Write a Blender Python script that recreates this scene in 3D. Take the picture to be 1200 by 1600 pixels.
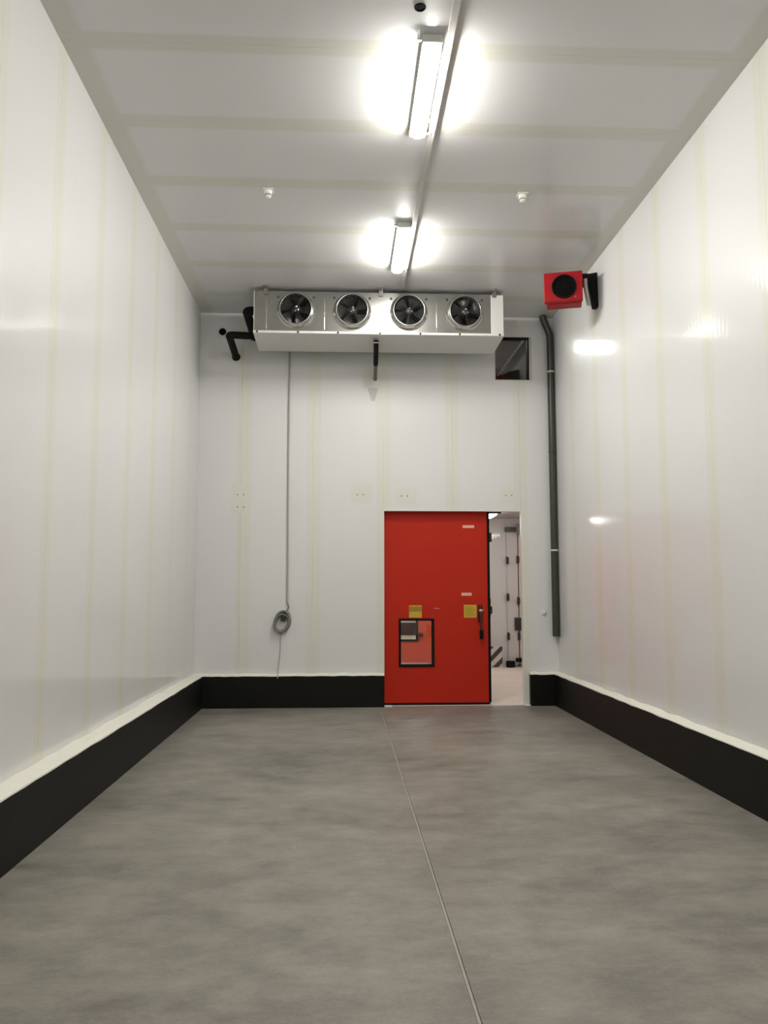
import bpy, bmesh, math
from mathutils import Vector, Matrix

# ------------------------------------------------------------------ reset
for o in list(bpy.data.objects):
    bpy.data.objects.remove(o, do_unlink=True)
scene = bpy.context.scene
COL = scene.collection
PI = math.pi

# ------------------------------------------------------------------ camera
EYE = Vector((0.0, 0.0, 1.70))
cam_data = bpy.data.cameras.new('camera')
cam_data.sensor_fit = 'VERTICAL'
cam_data.sensor_height = 24.0
cam_data.lens = 1280.0 / 1600.0 * 24.0
cam_data.clip_end = 200
cam = bpy.data.objects.new('camera', cam_data)
COL.objects.link(cam)
_r = Vector((0.9987577874, -0.0498114395, -0.0013048042))
_u = Vector((-0.0034012079, -0.0942748938, 0.9955403941))
_f = Vector((0.0497123103, 0.9942992834, 0.0943272034))
_m = Matrix((( _r.x, _u.x, -_f.x), (_r.y, _u.y, -_f.y), (_r.z, _u.z, -_f.z)))
cam.matrix_world = Matrix.Translation(EYE) @ _m.to_4x4()
scene.camera = cam

# ------------------------------------------------------------------ world and exposure
world = bpy.data.worlds.new('world')
scene.world = world
world.use_nodes = True
world.node_tree.nodes['Background'].inputs[0].default_value = (0.5, 0.5, 0.5, 1)
world.node_tree.nodes['Background'].inputs[1].default_value = 0.02
scene.view_settings.view_transform = 'Standard'
scene.view_settings.look = 'None'
scene.view_settings.gamma = 1.0
scene.view_settings.use_curve_mapping = False
scene.view_settings.exposure = 0.0
LAMP = 153.0          # ceiling battens of the cold room
LOBBY_LAMP = 22.0    # battens of the lobby
LOFT_LAMP = 30.0      # floodlight in the loft behind the small window

# ------------------------------------------------------------------ room measures (metres)
XL, XR, YB, YF, H = -2.162, 3.211, 12.17, -6.0, 5.869
PL, PR, PB, PH = -2.020, 3.118, 12.091, 0.458       # faces of the black plinth
DX0, DX1, DZ = 0.610, 2.676, 2.872                   # door opening
WX0, WX1, WZ0, WZ1 = 2.312, 2.846, 4.887, 5.555      # small window opening
WT = 0.10                                            # thickness of the back wall
YLOB, YSTEP, XSTEP, HLOB = 18.2, 19.2, 3.32, 3.28    # lobby behind the door
SKIN, GAP = 0.012, 0.0016

# ------------------------------------------------------------------ materials
def nodes_of(name):
    m = bpy.data.materials.new(name)
    m.use_nodes = True
    nt = m.node_tree
    return m, nt, nt.nodes['Principled BSDF']

def setp(b, **kw):
    for k, v in kw.items():
        b.inputs[k.replace('_', ' ')].default_value = v

def rgb(c):
    return (c[0], c[1], c[2], 1.0)

def pm(name, color, rough=0.5, metal=0.0, coat=0.0, coat_rough=0.1, noise=0.0, scale=8.0, bump=0.0, spec=0.5):
    """plain procedural material: colour with faint noise variation"""
    m, nt, b = nodes_of(name)
    setp(b, Roughness=rough, Metallic=metal)
    b.inputs['Specular IOR Level'].default_value = spec
    b.inputs['Coat Weight'].default_value = coat
    b.inputs['Coat Roughness'].default_value = coat_rough
    tc = nt.nodes.new('ShaderNodeTexCoord')
    nz = nt.nodes.new('ShaderNodeTexNoise')
    nz.inputs['Scale'].default_value = scale
    nz.inputs['Detail'].default_value = 4
    nt.links.new(tc.outputs['Object'], nz.inputs['Vector'])
    mx = nt.nodes.new('ShaderNodeMix'); mx.data_type = 'RGBA'
    mx.inputs['A'].default_value = rgb([max(0, c * (1 - noise)) for c in color])
    mx.inputs['B'].default_value = rgb([min(1, c * (1 + noise)) for c in color])
    nt.links.new(nz.outputs['Fac'], mx.inputs['Factor'])
    nt.links.new(mx.outputs['Result'], b.inputs['Base Color'])
    if bump:
        bp = nt.nodes.new('ShaderNodeBump')
        bp.inputs['Strength'].default_value = bump
        bp.inputs['Distance'].default_value = 0.002
        nt.links.new(nz.outputs['Fac'], bp.inputs['Height'])
        nt.links.new(bp.outputs['Normal'], b.inputs['Normal'])
    return m

def emit(name, color, strength):
    m, nt, b = nodes_of(name)
    setp(b, Roughness=0.4)
    b.inputs['Base Color'].default_value = rgb((0.8, 0.8, 0.8))
    b.inputs['Emission Color'].default_value = rgb(color)
    b.inputs['Emission Strength'].default_value = strength
    return m

def math_node(nt, op, a, b=None, c=None):
    n = nt.nodes.new('ShaderNodeMath'); n.operation = op
    for i, v in enumerate((a, b, c)):
        if v is None: continue
        if isinstance(v, (int, float)): n.inputs[i].default_value = v
        else: nt.links.new(v, n.inputs[i])
    return n.outputs[0]

def smooth(nt, v, a, b):
    n = nt.nodes.new('ShaderNodeMapRange'); n.interpolation_type = 'SMOOTHSTEP'
    n.inputs['From Min'].default_value = a; n.inputs['From Max'].default_value = b
    nt.links.new(v, n.inputs['Value'])
    return n.outputs['Result']

def panel_material(name, axis, s0, pitch, white, cream, band=0.105, side=None, rib=0.07, rib_strength=0.12, coat=0.6, coat_rough=0.1):
    """coated sheet-steel sandwich panel: cool white middle, cream joint bands, faint micro-ribs"""
    m, nt, b = nodes_of(name)
    setp(b, Roughness=0.45)
    b.inputs['Coat Weight'].default_value = coat
    b.inputs['Coat Roughness'].default_value = coat_rough
    b.inputs['Coat IOR'].default_value = 1.5
    geo = nt.nodes.new('ShaderNodeNewGeometry')
    sep = nt.nodes.new('ShaderNodeSeparateXYZ')
    nt.links.new(geo.outputs['Position'], sep.inputs[0])
    u = sep.outputs[axis]
    t = math_node(nt, 'DIVIDE', math_node(nt, 'SUBTRACT', u, s0), pitch)
    fr = math_node(nt, 'FRACT', t)
    d = math_node(nt, 'ABSOLUTE', math_node(nt, 'SUBTRACT', fr, 0.5))
    hb = band / pitch
    fac = smooth(nt, d, 0.5 - hb * 1.15, 0.5 - hb * 0.8)
    if side:
        ax, lo, hi, w = side
        v = sep.outputs[ax]
        near = math_node(nt, 'MINIMUM', math_node(nt, 'SUBTRACT', v, lo), math_node(nt, 'SUBTRACT', hi, v))
        sf = smooth(nt, near, w * 1.15, w * 0.8)
        fac = math_node(nt, 'MAXIMUM', fac, sf)
    mx = nt.nodes.new('ShaderNodeMix'); mx.data_type = 'RGBA'
    mx.inputs['A'].default_value = rgb(white)
    mx.inputs['B'].default_value = rgb(cream)
    nt.links.new(fac, mx.inputs['Factor'])
    nz = nt.nodes.new('ShaderNodeTexNoise')
    nz.inputs['Scale'].default_value = 0.9; nz.inputs['Detail'].default_value = 3
    nt.links.new(geo.outputs['Position'], nz.inputs['Vector'])
    mr = nt.nodes.new('ShaderNodeMapRange')
    mr.inputs['To Min'].default_value = 0.97; mr.inputs['To Max'].default_value = 1.03
    nt.links.new(nz.outputs['Fac'], mr.inputs['Value'])
    mul = nt.nodes.new('ShaderNodeMix'); mul.data_type = 'RGBA'; mul.blend_type = 'MULTIPLY'
    mul.inputs['Factor'].default_value = 1.0
    nt.links.new(mx.outputs['Result'], mul.inputs['A'])
    nt.links.new(mr.outputs['Result'], mul.inputs['B'])
    nt.links.new(mul.outputs['Result'], b.inputs['Base Color'])
    s = math_node(nt, 'SINE', math_node(nt, 'MULTIPLY', u, 2 * PI / rib))
    s = math_node(nt, 'ADD', s, math_node(nt, 'MULTIPLY', nz.outputs['Fac'], 6.0))
    bp = nt.nodes.new('ShaderNodeBump')
    bp.inputs['Strength'].default_value = rib_strength
    bp.inputs['Distance'].default_value = 0.001
    nt.links.new(s, bp.inputs['Height'])
    nt.links.new(bp.outputs['Normal'], b.inputs['Normal'])
    nt.links.new(bp.outputs['Normal'], b.inputs['Coat Normal'])
    return m

WHITE, CREAM = (0.70, 0.697, 0.695), (0.687, 0.680, 0.61)
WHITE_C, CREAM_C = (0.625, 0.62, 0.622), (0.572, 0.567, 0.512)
SEAM_L, PITCH_L = 10.41, 1.085
SEAM_R, PITCH_R = 9.06, 1.07
SEAM_B, PITCH_B = 0.60, 1.04
SEAM_C, PITCH_C = 9.20, 1.075
M_WL = panel_material('panel_left', 1, SEAM_L, PITCH_L, WHITE, CREAM)
M_WR = panel_material('panel_right', 1, SEAM_R, PITCH_R, WHITE, CREAM)
M_WB = panel_material('panel_back', 0, SEAM_B, PITCH_B, WHITE, CREAM, coat=0.25, coat_rough=0.35)
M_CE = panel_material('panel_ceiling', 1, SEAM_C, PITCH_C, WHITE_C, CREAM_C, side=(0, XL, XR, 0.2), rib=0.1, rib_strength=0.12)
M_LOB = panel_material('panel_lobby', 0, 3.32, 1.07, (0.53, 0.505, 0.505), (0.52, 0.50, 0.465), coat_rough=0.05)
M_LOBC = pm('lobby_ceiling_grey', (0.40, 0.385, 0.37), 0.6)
M_CORE = pm('panel_core', CREAM, 0.6)
M_FILLET = pm('white_mortar', (0.76, 0.74, 0.66), 0.6, noise=0.05, scale=30, bump=0.5)
M_JAMB = pm('white_sheet_trim', (0.74, 0.73, 0.66), 0.35, coat=0.3)
M_BLACK = pm('black_plinth', (0.0048, 0.0048, 0.0036), 0.5, noise=0.25, scale=3, spec=0.2)
M_RUB = pm('black_rubber', (0.006, 0.006, 0.005), 0.75, noise=0.2, scale=40, bump=0.2, spec=0.15)
M_DARK = pm('dark_plastic', (0.018, 0.017, 0.016), 0.4)
M_RED = pm('red_lacquer', (0.46, 0.019, 0.006), 0.5, coat=0.0, noise=0.04, scale=2, spec=0.2)
M_RED_LIT = pm('brightened_red_lacquer', (0.62, 0.075, 0.035), 0.45, spec=0.3)  # door red lightened in the colour, in place of stronger lobby light
M_REDFAN = pm('red_powder_coat', (0.34, 0.007, 0.012), 0.5, noise=0.06, scale=5, spec=0.2)
M_REDDARK = pm('dark_red_lacquer', (0.055, 0.006, 0.005), 0.35)
M_CHROME = pm('chrome', (0.75, 0.74, 0.72), 0.15, metal=1.0)
M_GALV = pm('galvanised_sheet', (0.47, 0.46, 0.435), 0.22, metal=1.0, noise=0.06, scale=5, bump=0.06)
M_ALUW = pm('white_painted_sheet', (0.62, 0.61, 0.585), 0.4, coat=0.2, noise=0.03, scale=6)
M_RING = pm('bright_ring_sheet', (0.5, 0.49, 0.465), 0.25, metal=0.9, noise=0.05, scale=20)
M_BLADE = pm('fan_blade', (0.02, 0.019, 0.018), 0.35, metal=0.2)
M_COIL = pm('coil_black', (0.004, 0.004, 0.004), 0.8, spec=0.1)
M_LAMPB = pm('lamp_housing', (0.70, 0.69, 0.66), 0.4)
M_TRACK = pm('track_grey', (0.085, 0.08, 0.075), 0.5)
M_TRUNK = pm('trunking_grey', (0.50, 0.49, 0.46), 0.5)
M_PIPE = pm('grey_green_pipe', (0.036, 0.038, 0.029), 0.38, noise=0.15, scale=6)
M_CLAMP = pm('pale_clamp', (0.7, 0.69, 0.64), 0.35, metal=0.2)
M_CABLE = pm('grey_cable', (0.20, 0.195, 0.17), 0.55, noise=0.1, scale=30)
M_CONDUIT = pm('grey_conduit', (0.36, 0.355, 0.34), 0.5)
M_GREYPIPE = pm('grey_drain_pipe', (0.11, 0.105, 0.085), 0.5)
M_YEL = pm('yellow_sticker', (0.52, 0.36, 0.025), 0.5, noise=0.06, scale=30)
M_YEL2 = pm('dark_yellow_print', (0.33, 0.19, 0.012), 0.5, noise=0.3, scale=60)
M_LABEL = pm('pink_white_sticker', (0.72, 0.42, 0.33), 0.5, noise=0.05, scale=40)
M_SCREW = pm('screw', (0.30, 0.28, 0.23), 0.4, metal=0.4)
M_PATCH = pm('cream_patch', (0.69, 0.684, 0.63), 0.55, noise=0.03)
M_PATCHG = pm('grey_smear', (0.56, 0.555, 0.54), 0.6, noise=0.05)
M_SENSOR = pm('sensor_white', (0.86, 0.855, 0.80), 0.4)
M_SENSORG = pm('sensor_grey', (0.30, 0.295, 0.26), 0.5)
M_JOINT = pm('joint_sealant', (0.30, 0.285, 0.24), 0.6, noise=0.25, scale=9)
M_JOINTD = pm('joint_dark', (0.05, 0.047, 0.04), 0.7)
M_STRIPE = pm('stripe_black', (0.045, 0.04, 0.036), 0.5)
M_PALE = pm('pale_board', (0.52, 0.49, 0.465), 0.45)
M_LOFTC = pm('loft_brown_sheet', (0.42, 0.365, 0.33), 0.6, noise=0.1, scale=2)
M_LOFTW = pm('loft_dark_wall', (0.045, 0.038, 0.034), 0.7, noise=0.2, scale=3)
M_STREAK = pm('pale_streak', (0.6, 0.57, 0.53), 0.4, metal=0.3)
M_STEEL = pm('steel_reveal', (0.5, 0.49, 0.46), 0.35, metal=0.6)
M_E = emit('lamp_diffuser', (1.0, 0.99, 0.93), LAMP)
M_EL = emit('lobby_diffuser', (1.0, 0.95, 0.93), LOBBY_LAMP)
M_EF = emit('flood_diffuser', (1.0, 0.98, 0.94), LOFT_LAMP)

def glass_material():
    m, nt, b = nodes_of('clear_pane')
    nt.nodes.remove(b)
    out = nt.nodes['Material Output']
    tr = nt.nodes.new('ShaderNodeBsdfTransparent'); tr.inputs[0].default_value = (0.95, 0.96, 0.95, 1)
    gl = nt.nodes.new('ShaderNodeBsdfGlossy'); gl.inputs['Roughness'].default_value = 0.03
    fr = nt.nodes.new('ShaderNodeFresnel'); fr.inputs['IOR'].default_value = 1.8
    mix = nt.nodes.new('ShaderNodeMixShader')
    nt.links.new(fr.outputs[0], mix.inputs[0])
    nt.links.new(tr.outputs[0], mix.inputs[1]); nt.links.new(gl.outputs[0], mix.inputs[2])
    nt.links.new(mix.outputs[0], out.inputs['Surface'])
    return m
M_GLASS = glass_material()

def concrete(name, base, var):
    m, nt, b = nodes_of(name)
    geo = nt.nodes.new('ShaderNodeNewGeometry')
    def noise(scale, detail, rough, stretch=(1, 1, 1), dist=0.0):
        mp = nt.nodes.new('ShaderNodeMapping'); mp.inputs['Scale'].default_value = stretch
        nt.links.new(geo.outputs['Position'], mp.inputs['Vector'])
        n = nt.nodes.new('ShaderNodeTexNoise')
        n.inputs['Scale'].default_value = scale; n.inputs['Detail'].default_value = detail
        n.inputs['Roughness'].default_value = rough; n.inputs['Distortion'].default_value = dist
        nt.links.new(mp.outputs[0], n.inputs['Vector'])
        return n.outputs['Fac']
    big = noise(0.55, 6, 0.6, (0.8, 1.2, 1), 0.3)
    mid = noise(3.4, 8, 0.72, (0.8, 1.2, 1), 0.12)
    fine = noise(45, 4, 0.7)
    k = math_node(nt, 'ADD', math_node(nt, 'MULTIPLY', big, 0.40), math_node(nt, 'MULTIPLY', mid, 0.48))
    k = math_node(nt, 'ADD', k, math_node(nt, 'MULTIPLY', fine, 0.12))
    rp = nt.nodes.new('ShaderNodeValToRGB')
    e = rp.color_ramp.elements
    e[0].position = 0.385; e[0].color = rgb([c * (1 - var) for c in base])
    e[1].position = 0.615; e[1].color = rgb([c * (1 + var) for c in base])
    mdl = e.new(0.5); mdl.color = rgb((base[0], base[1], base[2]))
    nt.links.new(k, rp.inputs[0])
    # pale cement blooms with soft edges
    bl = noise(1.7, 5, 0.7, (1, 1, 1), 0.8)
    fk = smooth(nt, bl, 0.60, 0.74)
    mx = nt.nodes.new('ShaderNodeMix'); mx.data_type = 'RGBA'
    nt.links.new(math_node(nt, 'MULTIPLY', fk, 0.5), mx.inputs['Factor'])
    nt.links.new(rp.outputs[0], mx.inputs['A'])
    mx.inputs['B'].default_value = rgb([min(1, c * (1 + var * 1.1)) for c in base])
    nt.links.new(mx.outputs['Result'], b.inputs['Base Color'])
    r = nt.nodes.new('ShaderNodeMapRange')
    r.inputs['To Min'].default_value = 0.38; r.inputs['To Max'].default_value = 0.62
    nt.links.new(mid, r.inputs['Value'])
    nt.links.new(r.outputs['Result'], b.inputs['Roughness'])
    b.inputs['Specular IOR Level'].default_value = 0.35
    bp = nt.nodes.new('ShaderNodeBump'); bp.inputs['Strength'].default_value = 0.15; bp.inputs['Distance'].default_value = 0.002
    nt.links.new(fine, bp.inputs['Height']); nt.links.new(bp.outputs['Normal'], b.inputs['Normal'])
    return m
M_FLOOR = concrete('trowelled_concrete', (0.207, 0.190, 0.162), 0.38)
M_FLOORL = concrete('lobby_concrete', (0.57, 0.50, 0.43), 0.08)

# ------------------------------------------------------------------ mesh helpers
class MB:
    """collects shapes and links them as one mesh object whose origin sits at the middle of its base"""
    def __init__(s):
        s.v, s.f, s.sm, s.mi = [], [], [], []
        s.cur = 0
    def add(s, vs, fs, smooth=False):
        n = len(s.v)
        s.v += [Vector(p) for p in vs]
        for f in fs:
            s.f.append([i + n for i in f]); s.sm.append(smooth); s.mi.append(s.cur)
        return s
    def mat(s, i):
        s.cur = i; return s
    def box(s, x0, x1, y0, y1, z0, z1):
        v = [(x0, y0, z0), (x1, y0, z0), (x1, y1, z0), (x0, y1, z0), (x0, y0, z1), (x1, y0, z1), (x1, y1, z1), (x0, y1, z1)]
        return s.add(v, [(0, 3, 2, 1), (4, 5, 6, 7), (0, 1, 5, 4), (1, 2, 6, 5), (2, 3, 7, 6), (3, 0, 4, 7)])
    def rbox(s, x0, x1, y0, y1, z0, z1, b=0.005, seg=2):
        bm = bmesh.new()
        bmesh.ops.create_cube(bm, size=1.0)
        for v in bm.verts:
            v.co = Vector(((x0 + x1) / 2 + v.co.x * (x1 - x0), (y0 + y1) / 2 + v.co.y * (y1 - y0), (z0 + z1) / 2 + v.co.z * (z1 - z0)))
        bmesh.ops.bevel(bm, geom=bm.edges[:], offset=b, segments=seg, profile=0.5, affect='EDGES')
        bm.verts.index_update()
        s.add([v.co.copy() for v in bm.verts], [[v.index for v in f.verts] for f in bm.faces])
        bm.free()
        return s
    def frame(s, d):
        d = Vector(d).normalized()
        a = Vector((0, 0, 1)) if abs(d.z) < 0.9 else Vector((1, 0, 0))
        u = d.cross(a).normalized(); w = d.cross(u).normalized()
        return u, w
    def tube(s, pts, r, n=16, cap=True, closed=False):
        pts = [Vector(p) for p in pts]
        rs = r if isinstance(r, (list, tuple)) else [r] * len(pts)
        vs, fs = [], []
        u = None
        m = len(pts)
        for i, p in enumerate(pts):
            if closed: d = pts[(i + 1) % m] - pts[i - 1]
            else: d = pts[min(i + 1, m - 1)] - pts[max(i - 1, 0)]
            d.normalize()
            if u is None: u, w = s.frame(d)
            else:
                u = (u - d * u.dot(d)).normalized(); w = d.cross(u).normalized()
            for k in range(n):
                a = 2 * PI * k / n
                vs.append(p + (u * math.cos(a) + w * math.sin(a)) * rs[i])
        rng = m if closed else m - 1
        for i in range(rng):
            j = (i + 1) % m
            for k in range(n):
                l = (k + 1) % n
                fs.append((i * n + k, i * n + l, j * n + l, j * n + k))
        s.add(vs, fs, True)
        if cap and not closed:
            s.add(vs[:n], [tuple(range(n))[::-1]])
            s.add(vs[-n:], [tuple(range(n))])
        return s
    def cyl(s, a, b, r, n=20, r2=None):
        return s.tube([a, b], [r, r if r2 is None else r2], n)
    def lathe(s, c, axis, prof, n=32, closed_ends=False):
        """prof: list of (radius, distance along axis)"""
        c = Vector(c); d = Vector(axis).normalized(); u, w = s.frame(d)
        vs, fs = [], []
        for r, t in prof:
            for k in range(n):
                a = 2 * PI * k / n
                vs.append(c + d * t + (u * math.cos(a) + w * math.sin(a)) * r)
        for i in range(len(prof) - 1):
            for k in range(n):
                l = (k + 1) % n
                fs.append((i * n + k, i * n + l, (i + 1) * n + l, (i + 1) * n + k))
        s.add(vs, fs, True)
        if closed_ends:
            s.add(vs[:n], [tuple(range(n))[::-1]]); s.add(vs[-n:], [tuple(range(n))])
        return s
    def prism(s, poly, axis, a, b):
        """poly: 2-D outline in the two other axes (in order), extruded along axis from a to b"""
        o = [i for i in range(3) if i != axis]
        n = len(poly); vs = []
        for t in (a, b):
            for p in poly:
                q = [0, 0, 0]; q[axis] = t; q[o[0]] = p[0]; q[o[1]] = p[1]
                vs.append(tuple(q))
        fs = [tuple(range(n))[::-1], tuple(range(n, 2 * n))] + [(i, (i + 1) % n, n + (i + 1) % n, n + i) for i in range(n)]
        return s.add(vs, fs)
    def xform(s, M):
        s.v = [M @ p for p in s.v]; return s
    def build(s, name, mats, parent=None, origin=None):
        mats = mats if isinstance(mats, (list, tuple)) else [mats]
        lo = Vector([min(p[i] for p in s.v) for i in range(3)]); hi = Vector([max(p[i] for p in s.v) for i in range(3)])
        org = Vector(origin) if origin is not None else Vector(((lo.x + hi.x) / 2, (lo.y + hi.y) / 2, lo.z))
        me = bpy.data.meshes.new(name)
        me.from_pydata([tuple(p - org) for p in s.v], [], s.f)
        for m in mats: me.materials.append(m)
        for p, sm, mi in zip(me.polygons, s.sm, s.mi):
            p.use_smooth = sm; p.material_index = mi
        bm = bmesh.new(); bm.from_mesh(me)
        bmesh.ops.recalc_face_normals(bm, faces=bm.faces[:])
        bm.to_mesh(me); bm.free()
        me.update()
        o = bpy.data.objects.new(name, me)
        COL.objects.link(o)
        place(o, org, parent)
        return o

WORLD_POS = {}
def place(o, org, parent):
    WORLD_POS[o.name] = Vector(org)
    if parent is not None:
        o.parent = parent
        o.location = Vector(org) - WORLD_POS[parent.name]
    else:
        o.location = org

def tag(o, label=None, cat=None, group=None, kind=None):
    if label: o['label'] = label
    if cat: o['category'] = cat
    if group: o['group'] = group
    if kind: o['kind'] = kind
    return o

def thing(name, loc, label, cat, group=None):
    o = bpy.data.objects.new(name, None)
    o.empty_display_size = 0.1
    COL.objects.link(o)
    place(o, Vector(loc), None)
    return tag(o, label, cat, group)

def copy_tree(src, loc, parent=None):
    c = src.copy(); COL.objects.link(c)
    if parent is None:
        c.location = loc
        WORLD_POS[c.name] = Vector(loc)
    else:
        c.parent = parent
        WORLD_POS[c.name] = WORLD_POS[parent.name] + c.location
    for ch in [k for k in bpy.data.objects if k.parent == src]:
        copy_tree(ch, None, c)
    return c

def copy_part(src, delta):
    """a copy of a part beside it (same parent)"""
    c = src.copy(); COL.objects.link(c)
    c.location = src.location + Vector(delta)
    return c

def structure(mb, name, mats, label=None):
    o = mb.build(name, mats)
    o['kind'] = 'structure'
    if label: o['label'] = label
    return o

def cut(u0, u1, v0, v1, holes):
    """rectangles that tile [u0,u1]x[v0,v1] minus the holes"""
    us = sorted({u0, u1, *[h for q in holes for h in q[:2] if u0 < h < u1]})
    vs = sorted({v0, v1, *[h for q in holes for h in q[2:] if v0 < h < v1]})
    out = []
    for i in range(len(us) - 1):
        run = None
        for j in range(len(vs) - 1):
            cu, cv = (us[i] + us[i + 1]) / 2, (vs[j] + vs[j + 1]) / 2
            if any(q[0] < cu < q[1] and q[2] < cv < q[3] for q in holes):
                if run: out.append(run); run = None
            elif run: run = (run[0], run[1], run[2], vs[j + 1])
            else: run = (us[i], us[i + 1], vs[j], vs[j + 1])
        if run: out.append(run)
    return out

# ------------------------------------------------------------------ floor
fl = structure(MB().box(XL - 0.3, XR + 0.3, YF - 0.2, YB, -0.2, -0.03), 'floor', M_JOINTD, 'grey trowelled concrete floor of the cold room')
JX = 0.545
MB().box(XL - 0.1, JX - 0.009, YF, YB, -0.03, 0.0).build('slab', M_FLOOR, fl)
MB().box(JX + 0.009, XR + 0.1, YF, YB, -0.03, 0.0).build('slab', M_FLOOR, fl)
MB().box(JX - 0.0065, JX + 0.0065, YF, YB, -0.03, -0.003).build('joint_sealant', M_JOINT, fl)
structure(MB().box(-4.5, 6.5, YB, 20.6, -0.2, 0.0), 'floor_lobby', M_FLOORL, 'pale concrete floor of the lobby behind the red door')

# ------------------------------------------------------------------ side walls, ceiling, rear wall: a core behind separate panels
def side_wall(name, x, sgn, seam, pitch, mat):
    """sgn: direction from the wall face into the wall"""
    a, b = sorted((x + sgn * SKIN, x + sgn * 0.12))
    w = structure(MB().box(a, b, YF, YB + WT, 0, H + 0.1), name, M_CORE)
    a, b = sorted((x, x + sgn * SKIN))
    edges = [YF]
    k = math.ceil((YF - seam) / pitch + 0.2)
    while seam + k * pitch < YB - 0.15:
        edges.append(seam + k * pitch); k += 1
    edges.append(YB)
    first = None
    for i in range(len(edges) - 1):
        y0, y1 = edges[i] + GAP / 2, edges[i + 1] - GAP / 2
        full = abs((edges[i + 1] - edges[i]) - pitch) < 1e-6
        if full and first is not None:
            copy_part(first[0], (0, edges[i] - first[1], 0))
        else:
            o = MB().box(a, b, y0, y1, 0.0, H).build('panel', mat, w)
            if full: first = (o, edges[i])
    return w
wl = side_wall('wall_left', XL, -1, SEAM_L, PITCH_L, M_WL)
wr = side_wall('wall_right', XR, 1, SEAM_R, PITCH_R, M_WR)
structure(MB().box(XL - 0.12, XR + 0.12, YF - 0.1, YF, 0, H + 0.1), 'wall_front', M_CORE)

ce = structure(MB().box(XL - 0.12, XR + 0.12, YF, YB + WT, H + SKIN, H + 0.12), 'ceiling', M_CORE)
edges = [YF]
k = math.ceil((YF - SEAM_C) / PITCH_C + 0.2)
while SEAM_C + k * PITCH_C < YB - 0.15:
    edges.append(SEAM_C + k * PITCH_C); k += 1
edges.append(YB)
first = None
for i in range(len(edges) - 1):
    full = abs((edges[i + 1] - edges[i]) - PITCH_C) < 1e-6
    if full and first is not None:
        copy_part(first[0], (0, edges[i] - first[1], 0))
    else:
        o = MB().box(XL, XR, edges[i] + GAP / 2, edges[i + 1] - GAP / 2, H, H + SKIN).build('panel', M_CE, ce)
        if full: first = (o, edges[i])

# ------------------------------------------------------------------ back wall with door opening and small window
HOLES = [(DX0, DX1, -1, DZ), (WX0, WX1, WZ0, WZ1)]
core = MB()
for (a, b, c, d) in cut(XL - 0.02, XR + 0.02, 0.0, H + 0.1, HOLES):
    core.box(a, b, YB + SKIN, YB + WT, c, d)
wb = structure(core, 'wall_back', M_CORE, 'white panelled end wall with the red door')
edges = [XL, -1.52, -0.45, 0.60, 1.645, 2.67, XR]
for i in range(len(edges) - 1):
    x0, x1 = edges[i] + GAP / 2, edges[i + 1] - GAP / 2
    mb = MB()
    for (a, b, c, d) in cut(x0, x1, 0.0, H, HOLES):
        mb.box(a, b, YB, YB + SKIN, c, d)
    mb.build('panel', M_WB, wb)

# sealing patches and screw pairs on the back wall
def patch(x0, x1, z0, z1, m=M_PATCH):
    return MB().box(x0, x1, YB - 0.0015, YB + 0.001, z0, z1).build('sealing_patch', m, wb)
patch(-1.66, -1.36, 2.82, 3.26); patch(0.12, 0.42, 2.98, 3.28); patch(0.78, 1.10, 2.98, 3.22); patch(2.36, 2.62, 3.0, 3.22)
patch(0.30, 0.66, 4.74, 5.06)
MB().prism([(0.36, 4.74), (0.52, 4.74), (0.47, 4.54), (0.42, 4.54)], 1, YB - 0.001, YB + 0.001).build('sealing_patch', M_PATCHG, wb)
for (x, z) in ((-1.521, 3.105), (-1.519, 2.923), (0.254, 3.113), (0.916, 3.096), (2.494, 3.113)):
    for dx in (-0.045, 0.045):
        MB().lathe((x + dx, YB, z), (0, -1, 0), [(0.0001, 0.006), (0.008, 0.005), (0.012, 0.001), (0.012, -0.001)], 10).build('screw', M_SCREW, wb)

# white jamb lining of the door opening
tr = MB()
JT = 0.012
tr.box(DX0 - 0.002, DX0 + 0.001, YB - 0.002, YB + WT, 0, DZ)
tr.box(DX1 - 0.001, DX1 + JT, YB - 0.003, YB + WT + 0.002, 0, DZ + JT)
tr.box(DX0, DX1, YB - 0.003, YB + WT + 0.002, DZ - 0.001, DZ + JT)
structure(tr, 'trim_1', M_JAMB, 'white lining around the door opening')
sill = MB().box(DX0, DX0 + 0.11, YB - 0.075, YB + 0.05, 0.001, 0.012).box(DX1, 2.757, YB - 0.075, YB + 0.0, 0.001, 0.012)
structure(sill, 'trim_2', M_FILLET, 'pale sealant pads at the foot of the door opening')

# ------------------------------------------------------------------ black plinths with a white mortar fillet on top
import random
rnd = random.Random(4)
def fillet_line(mb, pts, wall_dir, depth, up, base_z):
    """triangular mortar fillet between plinth edge and wall, slightly wavy"""
    n = len(pts); vs, fs = [], []
    for p in pts:
        w = rnd.uniform(-0.004, 0.004)
        p = Vector(p); d = Vector(wall_dir)
        vs += [p + d * -0.002 + Vector((0, 0, base_z - 0.007 + w)), p + d * -0.001 + Vector((0, 0, base_z + 0.003)), p + d * depth * 0.4 + Vector((0, 0, base_z + up * 0.55 + w * 0.6)),
               p + d * (depth - 0.001) + Vector((0, 0, base_z + up + w * 2)), p + d * (depth - 0.001) + Vector((0, 0, base_z - 0.014))]
    for i in range(n - 1):
        a, b = i * 5, i * 5 + 5
        for k in range(5):
            l = (k + 1) % 5
            fs.append((a + k, a + l, b + l, b + k))
    fs += [(4, 3, 2, 1, 0), tuple((n - 1) * 5 + k for k in range(5))]
    mb.add(vs, fs)
def steps(a, b, n): return [a + (b - a) * i / n for i in range(n + 1)]
structure(MB().box(XL + 0.001, PL, YF, YB - 0.001, 0, PH), 'baseboard_left', M_BLACK)
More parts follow.
